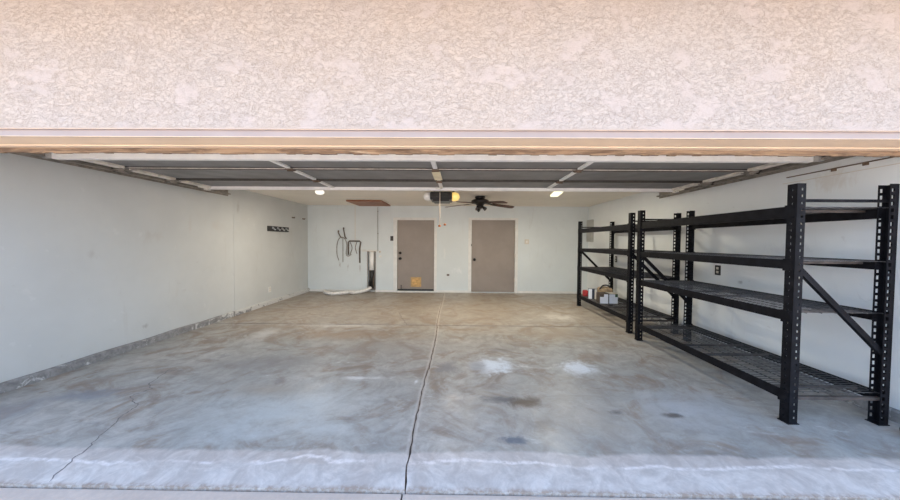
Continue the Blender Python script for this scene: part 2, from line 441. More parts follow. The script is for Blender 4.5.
for nm, xa, xb in (('trim_4', OL-.08, OL+.014), ('trim_5', OR-.014, OR+.08)):
    b = BM(); box(b, xa, xb, YF+.018, 2.235, 0, HZ, bev=.004); struct(nm, b, 'trimpaint')
b = BM(); box(b, -7.0, 7.0, 1.20, 12.0, 3.12, 3.30); box(b, -7.0, 7.0, 1.14, 1.2, 2.98, 3.34)  # out of view, added to block the sun and shade the header
struct('roof', b, 'roof', 'unseen roof and eave added over the garage to block the sun')

# floor slabs, parted by a ragged joint
def jag(x0, x1, y0, y1, n, amp, seed):
    return [(x0+(x1-x0)*i/n + amp*(mnoise.noise(Vector((i*.55, seed, 0)))), y0+(y1-y0)*i/n) for i in range(n+1)]
Y0, YT = 1.672, 4.96
joint = jag(-.305, -.355, Y0, YT, 60, .014, 1.3)
joint = [(x-.018*math.sin((y-1.64)*1.9)*.8, y) for x, y in joint]
jback = jag(-.37, -.41, YT+.020, YB, 24, .010, 4.1)
def slab(bm, left, right, z1=0., z0=-.12):
    """left/right: lists of (x,y) with equal length, front to back"""
    prev = None
    N = 26
    for (lx, y), (rx, y2) in zip(left, right):
        row = []
        for k in range(N+1):
            t = k/N; x = lx+(rx-lx)*t; yy = y+(y2-y)*t
            z = z1 - .030*max(0, (1.86-yy)/.22)**1.6 if yy < 1.86 else z1
            row.append(bm.verts.new((x, yy, z)))
        if prev:
            for k in range(N): bm.faces.new((prev[k], prev[k+1], row[k+1], row[k]))
        prev = row
    e = [x for x in bm.edges if len(x.link_faces) == 1]
    r = bmesh.ops.extrude_edge_only(bm, edges=e)
    for v in r['geom']:
        if isinstance(v, bmesh.types.BMVert): v.co.z = z0
b = BM()
WL, WR = XL-.1, XR+.1
bl_ = BM(); slab(bl_, [(WL, y) for _, y in joint], [(x-.002-.006*random.random(), y) for x, y in joint])
br_ = BM(); slab(br_, [(x+.002+.006*random.random(), y) for x, y in joint], [(WR, y) for _, y in joint])
bl2 = BM(); slab(bl2, [(WL, y) for _, y in jback], [(x-.004, y) for x, y in jback])
br2 = BM(); slab(br2, [(x+.004, y) for x, y in jback], [(WR, y) for _, y in jback])
for q in (bl_, br_, bl2, br2):
    me = bpy.data.meshes.new('t'); q.to_mesh(me); q.free(); b.from_mesh(me); bpy.data.meshes.remove(me)
struct('floor', b, 'floor', 'stained and cracked concrete garage floor')
b = BM(); box(b, WL, WR, 1.69, YB+.1, -.10, -.034); box(b, WL, WR, 1.88, YB+.1, -.05, -.009); struct('floor_joint', b, 'dirt', 'dark dirt in the floor joints')
b = BM(); box(b, -14, -.318, -26, 1.664, -.16, -.036, bev=.004); box(b, -.308, 14, -26, 1.664, -.16, -.036, bev=.004)
box(b, -14, WL, 1.66, 2.3, -.16, -.034); box(b, WR, 14, 1.66, 2.3, -.16, -.034)
struct('driveway', b, 'drive', 'pale pinkish concrete driveway in front of the garage')
b = BM(); box(b, -14, 14, -26, 2.3, -.3, -.165); struct('ground', b, 'dirt')

def ribbon(bm, pts, w, z, n=8, amp=.012):
    P = []
    for (a, c) in zip(pts, pts[1:]):
        for i in range(n): P.append((a[0]+(c[0]-a[0])*i/n, a[1]+(c[1]-a[1])*i/n))
    P.append(pts[-1]); prev = None
    for i, (x, y) in enumerate(P):
        dx = P[min(i+1, len(P)-1)][0]-P[max(i-1, 0)][0]; dy = P[min(i+1, len(P)-1)][1]-P[max(i-1, 0)][1]; L = math.hypot(dx, dy) or 1
        nx, ny = -dy/L, dx/L; j = amp*mnoise.noise(Vector((i*.7, x*3, y*3)))*2
        ww = w*(.45+.9*abs(mnoise.noise(Vector((i*.9, 3.3, x))))) if 0 < i < len(P)-1 else w*.15
        zz = z - (.030*max(0, (1.86-y)/.22)**1.6 if y < 1.86 else 0)
        a = bm.verts.new((x+nx*(ww+j), y+ny*(ww+j), zz)); c = bm.verts.new((x+nx*(j-ww), y+ny*(j-ww), zz))
        if prev: bm.faces.new((prev[0], a, c, prev[1]))
        prev = (a, c)
b = BM(); ribbon(b, [(-2.386, 1.685), (-2.45, 1.87), (-2.544, 2.069), (-2.661, 2.311), (-2.70, 2.471), (-2.92, 2.60), (-2.88, 2.74), (-3.0, 2.86), (-3.12, 3.2)], .0055, .0015)
struct('floor_crack', b, 'crack', 'long thin crack wandering across the left floor slab')
b = BM(); ribbon(b, [(-1.2, 5.9), (-.95, 5.2), (-.85, 4.98)], .006, .0015); ribbon(b, [(2.0, 4.1), (2.35, 3.9), (2.5, 3.6)], .005, .0015)
struct('floor_crack', b, 'crack')

# curbs and base trims
def curb(name, x0, x1, lab):
    b = BM(); prev = None
    n = 90; s = 1 if x1 > x0 else -1
    for i in range(n+1):
        y = 2.2+(YB-2.2)*i/n
        h = .086+.012*mnoise.noise(Vector((y*2.2, x0, 0))); w = x1+s*.006*mnoise.noise(Vector((y*5, 4, x0)))
        row = [b.verts.new(p) for p in ((x0, y, h), (w-s*.012, y, h), (w, y, h-.012), (w+s*.004, y, -.01))]
        if prev:
            for k in range(3): b.faces.new((prev[k], prev[k+1], row[k+1], row[k]))
        prev = row
    struct(name, b, 'curb', lab)
curb('baseboard_left', XL, XL+.045, 'rough dark concrete curb along the left wall')
curb('baseboard_right', XR, XR-.045, 'rough dark concrete curb along the right wall')
b = BM()
for xa, xb in ((XL, -2.52), (-2.29, -1.80), (-.60, .25), (1.61, XR)): box(b, xa, xb, YB-.018, YB, 0, .06, bev=.004)
struct('baseboard_back', b, 'frame', 'low pale base strip along the rear wall')
b = BM(); box(b, XL, XL+.006, 5.49, 5.535, .10, ZC, bev=.002)
struct('trim_6', b, 'wall_l', 'vertical batten over the seam in the left wall')
b = BM(); box(b, -2.86, -2.845, YB-.004, YB, 1.15, ZC); box(b, -2.86, -2.24, YB-.004, YB, 1.145, 1.155)
struct('trim_7', b, 'almond')

# ------------------------------------------------------------------ doors in the rear wall (structure)
def door(name, D, lab, fx0, fx1, fz1):
    root = obj(name, (lambda q: (box(q, D[0]+.008, D[1]-.008, YB+.03, YB+.07, D[2]+.01, D[3]-.006, bev=.003), q)[1])(BM()), 'door')
    root['kind'] = 'structure'; root['label'] = lab; root['category'] = 'door'; WORLD[root.name] = Vector()
    b = BM()
    box(b, fx0, D[0]+.004, YB-.018, YB+.10, 0, fz1, bev=.004); box(b, D[1]-.004, fx1, YB-.018, YB+.10, 0, fz1, bev=.004)
    box(b, D[0], D[1], YB-.018, YB+.10, D[3]-.004, fz1, bev=.003)
    box(b, D[0]+.001, D[0]+.022, YB+.07, YB+.085, D[2], D[3]); box(b, D[1]-.022, D[1]-.001, YB+.07, YB+.085, D[2], D[3])
    obj('door_frame', b, 'frame', root)
    return root
def knob(root, x, z, r=.034, name='door_knob'):
    b = BM(); lathe(b, [(r*1.15, .030), (r*1.15, .022), (r*.45, .020), (r*.4, -.012), (r*.9, -.02), (r, -.035), (r*.8, -.052), (.004, -.056)], 16, (x, YB, z), 'y')
    obj(name, b, 'brass', root)
d1 = door('door_1', D1, 'taupe rear door with a small pet flap coloured yellow as if lit', -1.80, -.61, 2.045)
knob(d1, -1.62, .925); knob(d1, -1.62, 1.077, .032, 'deadbolt')
b = BM(); holed(b, (-1.325, YB+.012, .145), (1, 0, 0), (0, 0, 1), (0, 1, 0), [0, .035, .25, .285], [0, .035, .235, .27], .02, lambda i, j: i == 1 and j == 1)
pf = obj('pet_flap', b, 'petframe', d1)
b = BM(); box(b, -1.288, -1.077, YB+.018, YB+.026, .182, .378, bev=.004); obj('flap_panel', b, 'petlit', pf)
b = BM(); box(b, -1.70, -.68, YB-.03, YB+.1, 0, .034, bev=.004); obj('threshold', b, 'frame', d1)
b = BM(); box(b, -1.69, -.69, YB+.012, YB+.03, .045, .085); obj('door_sweep', b, 'blackp', d1)
b = BM(); tube(b, [(-1.585, YB+.03, .19), (-1.585, YB-.02, .19)], .01, 8); tube(b, [(-1.585, YB-.012, .2), (-1.585, YB-.012, .08)], .008, 8); obj('door_stop', b, 'blackp', d1)
d2 = door('door_2', D2, 'plain taupe rear door to the right', .25, 1.60, 2.05)
knob(d2, .422, .909)
for z in (.35, 1.03, 1.74):
    b = BM(); tube(b, [(1.518, YB+.02, z-.05), (1.518, YB+.02, z+.05)], .009, 8); box(b, 1.505, 1.535, YB-.019, YB-.016, z-.045, z+.045)
    obj('hinge', b, 'almond', d2)
b = BM(); box(b, .325, .345, YB-.024, YB-.016, 1.28, 1.33); obj('strike_plate', b, 'brass', d2)

# ------------------------------------------------------------------ raised sectional garage door
DX0, DX1, DZ = -3.90, 3.29, 2.232
SY = [2.85, 3.43, 4.045, 4.62]
gd = thing('garage_door', 'raised white and grey sectional garage door lying flat under the ceiling', 'garage door', (-.3, 3.7, DZ))
STX = [(-1.93, .05), (-.275, .05), (1.335, .05)]
for i in range(3):
    ya, yb = SY[i]+.007, SY[i+1]-.007; z0 = DZ-.004*i
    b = BM(); box(b, DX0, DX1, ya, yb, z0, z0+.045)
    box(b, DX0, DX1, ya, ya+.006, z0-(.011 if i == 1 else .007), z0, mi=1 if i == 1 else 2); box(b, DX0, DX1, ya+.002, ya+.016, z0-.020, z0-.009, mi=2); box(b, DX0, DX1, yb-.006, yb, z0-.010, z0, mi=2)
    sec = obj('door_section', b, ['section', 'whitedirty', 'darkst'], gd)
    for x, w in STX:
        b = BM(); box(b, x-w/2, x+w/2, ya+.012, yb-.045, z0-.022, z0, bev=.004); obj('stile', b, 'white', sec)
    for x in (DX0+.05, DX1-.05):
        b = BM(); box(b, x-.045, x+.045, ya+.012, yb-.03, z0-.028, z0, bev=.004); obj('stile', b, 'whitedirty', sec)
    if i:
        for x, w in STX:
            b = BM(); box(b, x-.04, x+.04, ya-.05, ya+.035, z0-.026, z0-.018); tube(b, [(x-.04, ya-.006, z0-.03), (x+.04, ya-.006, z0-.03)], .010, 8)
            obj('hinge', b, 'rust', sec)
        for s, x in ((-1, DX0+.03), (1, DX1-.03)):
            b = BM(); box(b, x-.05, x+.05, ya-.06, ya+.05, z0-.036, z0-.02); box(b, x-.03, x+.03, ya-.03, ya+.02, z0-.055, z0-.03)
            obj('hinge', b, 'galv', sec)
            b = BM(); tube(b, [(x, ya-.006, z0-.022), (x+s*.10, ya-.006, z0-.022)], .007, 8); lathe(b, [(.024, -.012), (.028, 0), (.024, .012)], 14, (x+s*.105, ya-.006, z0-.022), 'x')
            obj('roller', b, 'darkst', sec)
b = BM(); box(b, DX0, DX1, SY[0]-.004, SY[0]+.014, DZ-.066, DZ+.045, bev=.004); box(b, DX0, DX1, SY[0]+.01, SY[0]+.05, DZ-.066, DZ-.060)
obj('bottom_rail', b, 'white', gd)
b = BM(); tube(b, [(DX0-.10, SY[0]+.01, DZ-.03), (DX0, SY[0]+.01, DZ-.03)], .034, 10, aspect=.5); tube(b, [(DX1, SY[0]+.01, DZ-.03), (DX1+.10, SY[0]+.01, DZ-.03)], .034, 10, aspect=.5)
obj('weather_seal', b, 'seal', gd)
b = BM(); yb = SY[3]-.03
box(b, DX0, DX1, yb-.005, yb, DZ-.062, DZ-.010); box(b, DX0, DX1, yb, yb+.04, DZ-.016, DZ-.010); box(b, DX0, DX1, yb-.02, yb, DZ-.062, DZ-.057)
obj('strut', b, 'white', gd)
for s, x in ((-1, DX0+.04), (1, DX1-.04)):
    b = BM(); box(b, x-.05, x+.05, SY[3]-.16, SY[3]-.06, DZ-.05, DZ-.02, bev=.004); box(b, x-.03, x+.03, SY[3]-.08, SY[3]-.02, DZ-.075, DZ-.03, bev=.004)
    tube(b, [(x, SY[3]-.05, DZ-.03), (x+s*.095, SY[3]-.05, DZ-.03)], .008, 8)
    obj('top_bracket', b, 'whitedirty', gd)
b = BM(); box(b, -.325, -.225, 3.50, 3.93, DZ-.034, DZ-.024, bev=.002); obj('label_plate', b, 'cream', gd, 'cream coloured plate on the middle stile')
b = BM(); bar(b, (-.26, 4.40, DZ-.04), (-.30, 4.72, DZ-.015), .035, .01); bar(b, (-.33, 4.40, DZ-.04), (-.36, 4.72, DZ-.015), .012, .01)
obj('opener_arm', b, 'whitedirty', gd)

def track(x, s, lab):
    t = thing('garage_door_track', lab, 'door track', (x, 3.9, DZ-.03), 'garage door tracks')
    z0, z1 = DZ-.045, DZ+.03
    b = BM(); ya, yb = 2.62, 5.17
    box(b, x+s*.0, x+s*.004, ya, yb, z0, z1); box(b, min(x, x-s*.045), max(x, x-s*.045), ya, yb, z0-.004, z0); box(b, min(x, x-s*.03), max(x, x-s*.03), ya, yb, z1, z1+.004)
    box(b, min(x-s*.045, x-s*.041), max(x-s*.045, x-s*.041), ya, yb, z0, z0+.016)
    obj('rail', b, 'galv', t)
    b = BM(); box(b, min(x+s*.004, x+s*.045), max(x+s*.004, x+s*.045), ya, yb, z0+.0, z0+.004); box(b, x+s*.004-.002, x+s*.004+.002, ya, yb, z0-.03, z1)
    obj('angle_iron', b, 'galv', t)
    for y in (3.35, 4.95):
        b = BM(); bar(b, (x+s*.008, y, z1-.03), (x+s*.008, y, ZC), .03, .004, (1, 0, 0)); obj('hanger', b, 'galv', t)
track(-4.00, -1, 'dull steel garage door track along the left wall')
track(3.40, 1, 'dull steel garage door track along the right wall')

# long thin rail bolted to the right wall
t = thing('wall_rail', 'thin rusty angle rail bolted to the right wall above the rack', 'rail', (XR, 2.9, 2.08))
b = BM(); box(b, XR-.014, XR, 2.25, 3.26, 2.103, 2.111); obj('rail', b, 'rust', t)
b = BM(); box(b, XR-.006, XR, 2.25, 3.30, 2.045, 2.05); obj('lower_lip', b, 'almond', t)
for y in (2.64, 2.86):
    b = BM(); tube(b, [(XR-.022, y, 2.096), (XR, y, 2.096)], .010, 8); box(b, XR-.012, XR, y-.018, y+.018, 2.082, 2.112); obj('bolt', b, 'rust', t)

# ------------------------------------------------------------------ opener, fan, lamps
OX, OY = -.335, 5.65
op = thing('garage_door_opener', 'black garage door opener with a white and a lit yellow lens', 'garage door opener', (OX, OY, 2.2))
b = BM(); box(b, OX-.20, OX+.20, OY-.22, OY+.24, 2.16, 2.30, bev=.02); box(b, OX-.17, OX+.17, OY-.235, OY-.20, 2.205, 2.285, bev=.006)
box(b, OX-.15, OX+.15, OY-.2, OY+.2, 2.135, 2.165, bev=.01)
for k in range(5): box(b, OX-.12, OX+.12, OY-.24, OY-.232, 2.215+k*.014, 2.220+k*.014)
body = obj('motor_housing', b, 'blackp', op)
for s, mt, nm in ((-1, 'lens', 'white light lens'), (1, 'lit_lens', 'glowing yellow light lens')):
    b = BM(); lathe(b, [(.085, 0), (.105, .03), (.10, .09), (.075, .13), (.03, .15), (.004, .152)], 18, (0, 0, 0), 'x')
    for v in b.verts: v.co = Vector((OX+s*(.185+v.co.x), OY-.02+v.co.y*1.5, 2.235+v.co.z*.78-.10*max(0, v.co.x)*0))
    obj('light_lens', b, mt, op, nm)
b = BM()
for x in (OX-.14, OX+.14): bar(b, (x, OY, 2.30), (x, OY, ZC), .03, .005, (1, 0, 0))
box(b, OX-.18, OX+.18, OY-.02, OY+.02, ZC-.012, ZC, bev=.002); box(b, OX+.2, OX+.24, OY+.0, OY+.04, ZC-.045, ZC)
obj('mounting_strap', b, 'darkst', op)
b = BM(); box(b, OX-.02+.04, OX+.02+.04, 2.36, OY-.2, 2.292, 2.330); obj('opener_rail', b, 'whitedirty', op)
b = BM(); tube(b, [(OX-.02, OY-.25, 2.3), (OX-.022, OY-.25, 2.0), (OX-.018, OY-.25, 1.70)], .005, 6); tube(b, [(OX-.01, OY-.25, 2.3), (OX-.012, OY-.25, 1.70)], .003, 6)
cord = obj('release_cord', b, 'cordwhite', op)
for dx, dz in ((-.02, 1.68), (.075, 1.705)):
    b = BM(); lathe(b, [(.006, -.02), (.02, -.016), (.024, 0), (.02, .016), (.006, .02)], 12, (OX+dx, OY-.25, dz)); obj('release_handle', b, 'red', cord)
b = BM(); tube(b, [(OX-.02, OY-.25, 1.71), (OX+.03, OY-.25, 1.735), (OX+.075, OY-.25, 1.70)], .003, 6); obj('loop', b, 'cordwhite', cord)

FX, FY = .44, 6.45
fan = thing('ceiling_fan', 'black flush ceiling fan with reddish brown blades', 'ceiling fan', (FX, FY, 2.25))
b = BM(); lathe(b, [(.10, ZC), (.115, ZC-.02), (.095, ZC-.055), (.06, ZC-.065)], 24, (FX, FY, 0)); obj('canopy', b, 'fanblack', fan)
b = BM(); lathe(b, [(.06, ZC-.06), (.15, ZC-.07), (.185, ZC-.09), (.19, ZC-.125), (.17, ZC-.15), (.09, ZC-.165), (.08, ZC-.19), (.03, ZC-.195)], 28, (FX, FY, 0)); obj('motor_housing', b, 'fanblack', fan)
for k in range(5):
    a = math.radians(17+72*k); R = Matrix.Translation((FX, FY, 2.235)) @ Matrix.Rotation(a, 4, 'Z') @ Matrix.Rotation(math.radians(5), 4, 'Y') @ Matrix.Rotation(math.radians(-11), 4, 'X')
    b = BM(); prof = [(.27, .050), (.32, .064), (.55, .075), (.72, .076), (.77, .066), (.795, .04)]
    top = [(x, y) for x, y in prof] + [(x, -y) for x, y in prof[::-1]]
    vs0 = [b.verts.new((x, y, -.004)) for x, y in top]; vs1 = [b.verts.new((x, y, .004)) for x, y in top]
    b.faces.new(vs0[::-1]); b.faces.new(vs1)
    for i in range(len(top)): b.faces.new((vs0[i], vs0[(i+1) % len(top)], vs1[(i+1) % len(top)], vs1[i]))
    b.transform(R); bl = obj('blade', b, 'blade', fan)
    b = BM(); bar(b, (.13, 0, .0), (.26, 0, -.002), .05, .008); box(b, .25, .36, -.035, .035, -.012, -.004, bev=.003)
    b.transform(R); obj('blade_iron', b, 'fanblack', bl)
b = BM(); lathe(b, [(.03, 2.18), (.075, 2.17), (.08, 2.14), (.045, 2.12), (.02, 2.115)], 20, (FX, FY, 0)); kit = obj('light_kit', b, 'fanblack', fan)
for ang in (-35, 100):
    a = math.radians(ang); d = Vector((math.cos(a), math.sin(a), 0))
    b = BM(); c = Vector((FX, FY, 2.135))
    tube(b, [c+d*.05, c+d*.09+Vector((0, 0, -.012)), c+d*.135+Vector((0, 0, -.045))], .03, 12, radii=[.018, .028, .042]); obj('lamp_cup', b, 'fanblack', kit)
b = BM(); tube(b, [(FX-.035, FY-.05, 2.125), (FX-.035, FY-.05, 2.065)], .003, 6); lathe(b, [(.004, -.02), (.017, -.01), (.019, 0), (.012, .014), (.003, .02)], 12, (FX-.035, FY-.05, 2.05)); obj('pull_chain', b, 'brass', fan)

BX, BY = -2.62, 5.62
t = thing('ceiling_bulb', 'round white glowing bulb on the ceiling at left', 'light bulb', (BX, BY, ZC))
b = BM(); lathe(b, [(.075, ZC), (.075, ZC-.015), (.04, ZC-.022)], 20, (BX, BY, 0)); obj('lamp_holder', b, 'plate', t)
b = BM(); lathe(b, [(.03, ZC-.02), (.065, ZC-.03), (.085, ZC-.055), (.075, ZC-.085), (.045, ZC-.104), (.004, ZC-.11)], 20, (BX, BY, 0)); obj('bulb', b, 'lit_bulb', t)
t = thing('ceiling_light', 'small lit pale yellow tube light on the ceiling at right', 'ceiling light', (1.84, 5.72, ZC))
R = Matrix.Translation((1.84, 5.72, 0)) @ Matrix.Rotation(math.radians(-8), 4, 'Z')
b = BM(); box(b, -.085, .085, -.34, .34, ZC-.03, ZC, bev=.004); b.transform(R); obj('housing', b, 'almond', t)
b = BM(); box(b, -.075, .075, -.32, .32, ZC-.06, ZC-.029, bev=.012); b.transform(R); obj('diffuser', b, 'lit_panel', t)

# attic hatch
t = thing('ceiling_hatch', 'reddish plywood attic hatch in the ceiling near the rear wall', 'hatch', (-2.33, 7.55, ZC))
b = BM(); box(b, -2.68, -1.84, 7.08, 8.02, ZC-.038, ZC-.006, bev=.003); obj('panel', b, 'hatch', t)
b = BM(); holed(b, (-2.64, 7.12, ZC), (1, 0, 0), (0, 1, 0), (0, 0, -1), [0, .03, .73, .76], [0, .03, .83, .86], .008, lambda i, j: i == 1 and j == 1); obj('cleat', b, 'hatch', t)
b = BM(); tube(b, [(-2.225, YB-.02, ZC-.04), (-2.228, YB-.02, 1.8), (-2.222, YB-.02, 1.12)], .006, 6); box(b, -2.24, -2.21, YB-.025, YB, 1.60, 1.615); box(b, -2.24, -2.21, YB-.025, YB, 2.2, 2.215)
tag(obj('cable', b, 'hose'), 'thin dark cable running down the rear wall under the attic hatch', 'cable')

# ------------------------------------------------------------------ things on the rear wall
t = thing('wall_chase', 'narrow open slot in the rear wall left of the pet flap door', 'wall slot', (-2.4, YB, .03))
b = BM(); box(b, CH[0], CH[1], YB+.10, YB+.115, CH[2], CH[3]); obj('back_panel', b, 'roof', t)
b = BM(); holed(b, (CH[0]-.02, YB-.010, CH[2]-.03), (1, 0, 0), (0, 0, 1), (0, 1, 0), [0, .012, .223, .235], [0, .012, 1.103, 1.115], .03, lambda i, j: i == 1 and j == 1); obj('slot_frame', b, 'rust', t)
b = BM(); box(b, -2.66, -2.25, YB-.008, YB, 1.115, 1.13); obj('top_ledge', b, 'almond', t)
t = thing('drain_pipe', 'white pipe with a dark lower end standing in the rear wall slot', 'pipe', (-2.402, YB+.05, .03))
b = BM(); tube(b, [(-2.402, YB+.02, .60), (-2.402, YB+.02, 1.11)], .068, 16); obj('pipe', b, 'pvc', t)
b = BM(); tube(b, [(-2.402, YB+.02, .10), (-2.402, YB+.02, .38), (-2.402, YB+.02, .40), (-2.402, YB+.02, .60)], .05, 14, radii=[.05, .05, .058, .058]); tube(b, [(-2.44, YB+.03, .40), (-2.46, YB-.01, .25), (-2.45, YB+.02, .1)], .014, 8)
obj('dark_coupling', b, 'blackp', t, 'dark lower coupling')
b = BM(); tube(b, [(-2.36, YB+.02, .12), (-2.355, YB+.0, .3), (-2.36, YB+.02, .5)], .016, 8); obj('rusty_valve', b, 'rust', t)

b = BM(); pts = []
ctrl = [(-3.60, 7.95, .048), (-3.45, 7.74, .048), (-3.22, 7.60, .048), (-3.04, 7.70, .048), (-2.90, 7.84, .048), (-2.74, 7.78, .05), (-2.58, 7.92, .06), (-2.46, 8.08, .09), (-2.42, 8.16, .12)]
def catmull(P, n):
    P = [Vector(p) for p in P]; out = []
    for i in range(len(P)-1):
        p0, p1, p2, p3 = P[max(i-1, 0)], P[i], P[i+1], P[min(i+2, len(P)-1)]
        for k in range(n):
            s = k/n; out.append(.5*((2*p1)+(p2-p0)*s+(2*p0-5*p1+4*p2-p3)*s*s+(3*p1-p0-3*p2+p3)*s**3))
    return out+[P[-1]]
pts = catmull(ctrl, 12)
tube(b, pts, .05, 14, radii=[.041+(.005 if i % 2 else -.004) for i in range(len(pts))])
tag(obj('flexible_duct', b, 'duct'), 'white flexible duct snaking along the floor by the rear wall', 'duct')

b = BM()
def arc(cx, cz, rx, rz, a0, a1, n, y): return [(cx+rx*math.cos(math.radians(a0+(a1-a0)*i/n)), y, cz+rz*math.sin(math.radians(a0+(a1-a0)*i/n))) for i in range(n+1)]
tube(b, catmull([(-3.29, YB-.03, .86), (-3.34, YB-.03, 1.02), (-3.345, YB-.03, 1.25), (-3.30, YB-.035, 1.43), (-3.2, YB-.04, 1.50), (-3.11, YB-.035, 1.43), (-3.07, YB-.03, 1.28), (-3.09, YB-.03, 1.05), (-3.04, YB-.03, .98), (-2.95, YB-.03, 1.03)], 8), .011, 8)
hs = tag(obj('hose', b, 'hose'), 'loop of thin grey hose hanging on the rear wall', 'hose')
b = BM(); tube(b, [(-3.18, YB-.03, 1.48), (-3.18, YB-.03, .82)], .009, 8); obj('hose_end', b, 'hose', hs)
t = thing('hose_hook', 'pair of bent metal hooks on the rear wall above the hose', 'hook', (-3.2, YB, 1.6))
for x0, x1, z0, z1 in ((-3.30, -3.235, 1.66, 1.51), (-3.16, -3.11, 1.74, 1.50)):
    b = BM(); tube(b, catmull([(x0, YB, z0), (x0, YB-.045, z0+.01), (x0+.015, YB-.06, z0-.05), (x1, YB-.05, z1), (x1+.02, YB, z1-.03)], 6), .015, 8); obj('hook', b, 'copper', t)
t = thing('pipe_stub', 'inverted U of tarnished pipe on the rear wall beside the hose', 'pipe', (-2.87, YB, 1.1))
b = BM(); tube(b, [(-3.03, YB-.03, 1.02), (-3.03, YB-.03, 1.36), (-3.0, YB-.03, 1.395), (-2.72, YB-.03, 1.395), (-2.69, YB-.03, 1.36), (-2.72, YB-.03, 1.2), (-2.72, YB-.02, .80)], .02, 8); obj('pipe', b, 'copper', t)
b = BM(); tube(b, catmull([(-2.98, YB-.02, 1.36), (-2.93, YB-.02, 1.2), (-2.99, YB-.02, 1.03)], 6), .009, 6); tube(b, catmull([(-2.80, YB-.02, 1.37), (-2.84, YB-.02, 1.22), (-2.80, YB-.02, 1.05)], 6), .008, 6); obj('brace', b, 'copper', t)

def plate(name, x, z, w, h, mt, lab, cat, inner=None, group=None):
    t = thing(name, lab, cat, (x, YB, z), group)
    b = BM(); box(b, x-w/2, x+w/2, YB-.012, YB, z-h/2, z+h/2, bev=.003); obj('cover_plate', b, mt, t)
    if inner:
        b = BM(); box(b, x-w*.16, x+w*.16, YB-.024, YB-.010, z-h*.2, z+h*.2, bev=.002); obj('switch_lever' if 'switch' in name else 'receptacle', b, inner, t)
plate('light_switch', -1.842, 1.475, .085, .13, 'brass', 'dark switch plate on the rear wall beside the pet flap door', 'light switch', 'brass')
plate('light_switch', 1.84, 1.41, .12, .13, 'almond', 'pale switch plate on the rear wall right of the plain door', 'light switch', 'plate')
plate('wall_outlet', -.30, .485, .07, .05, 'copper', 'small tarnished outlet low between the two rear doors', 'outlet', 'blackp')
plate('cover_plate', -2.17, 1.105, .06, .06, 'almond', 'small pale round fitting beside the top of the wall slot', 'wall fitting', 'copper')
plate('cover_plate', -2.16, .98, .07, .045, 'plate', 'small pale plate lower beside the wall slot', 'wall fitting', 'almond')

# ------------------------------------------------------------------ things on the side walls
t = thing('hook_rack', 'black coat hook board on the left wall', 'coat rack', (XL, 6.84, 1.655))
b = BM(); box(b, XL, XL+.025, 6.46, 7.25, 1.60, 1.715, bev=.004); obj('board', b, 'blackp', t)
for y in (6.62, 6.80, 6.97, 7.13):
    b = BM(); tube(b, [(XL+.025, y, 1.685), (XL+.05, y, 1.67), (XL+.06, y, 1.64), (XL+.075, y, 1.628), (XL+.085, y, 1.65)], .012, 8); box(b, XL+.024, XL+.03, y-.025, y+.025, 1.655, 1.70); obj('hook', b, 'rivet', t)
for y, z, lab in ((7.48, 1.97, 'small dark hook high on the left wall right of the coat board'), (7.98, 1.975, 'small dark hook on the left wall nearest the rear corner')):
    b = BM(); box(b, XL, XL+.012, y-.06, y+.06, z-.015, z+.015, bev=.003); tube(b, [(XL+.01, y, z), (XL+.04, y, z), (XL+.045, y, z+.02)], .008, 8)
    tag(obj('wall_hook', b, 'rust'), lab, 'hook')
t = thing('wall_outlet', 'white outlet low on the left wall below the coat board', 'outlet', (XL, 6.52, .32))
b = BM(); box(b, XL, XL+.010, 6.48, 6.56, .26, .38, bev=.003); obj('cover_plate', b, 'plate', t)
b = BM(); box(b, XL+.009, XL+.014, 6.502, 6.538, .275, .315, bev=.002); box(b, XL+.009, XL+.014, 6.502, 6.538, .325, .365, bev=.002); obj('receptacle', b, 'almond', t)
def rout(y, z, lab):
    t = thing('wall_outlet', lab, 'outlet', (XR, y, z))
    b = BM(); box(b, XR-.010, XR, y-.042, y+.042, z-.066, z+.066, bev=.003); obj('cover_plate', b, 'blackp', t)
    for dz in (-.026, .026):
        b = BM(); box(b, XR-.014, XR-.009, y-.018, y+.018, z+dz-.016, z+dz+.016, bev=.003); obj('receptacle', b, 'almond', t)
rout(4.08, 1.04, 'black wall outlet on the right wall behind the nearer rack')
rout(6.71, 1.035, 'black wall outlet on the right wall behind the farther rack')
t = thing('breaker_panel', 'grey metal breaker panel on the right wall in the rear corner', 'breaker panel', (XR, 8.03, 1.7))
b = BM(); box(b, XR-.06, XR, 7.86, 8.16, 1.42, 2.0, bev=.006); obj('cabinet', b, 'panelgrey', t)
b = BM(); box(b, XR-.068, XR-.059, 7.885, 8.135, 1.45, 1.97, bev=.003); dd = obj('panel_door', b, 'panelgrey', t)
b = BM(); box(b, XR-.078, XR-.067, 7.90, 7.93, 1.67, 1.73, bev=.003); obj('latch', b, 'blackp', dd)
t = thing('door_sensor', 'small black device on the floor at the right edge of the opening', 'sensor', (3.2, 2.15, 0))
b = BM(); lathe(b, [(.03, -.03), (.05, -.02), (.052, .02), (.03, .03)], 16, (3.26, 2.15, .052), 'x'); obj('wheel', b, 'blackp', t)
b = BM(); box(b, 3.24, 3.36, 2.12, 2.19, .05, .10, bev=.01); obj('housing', b, 'blackp', t)

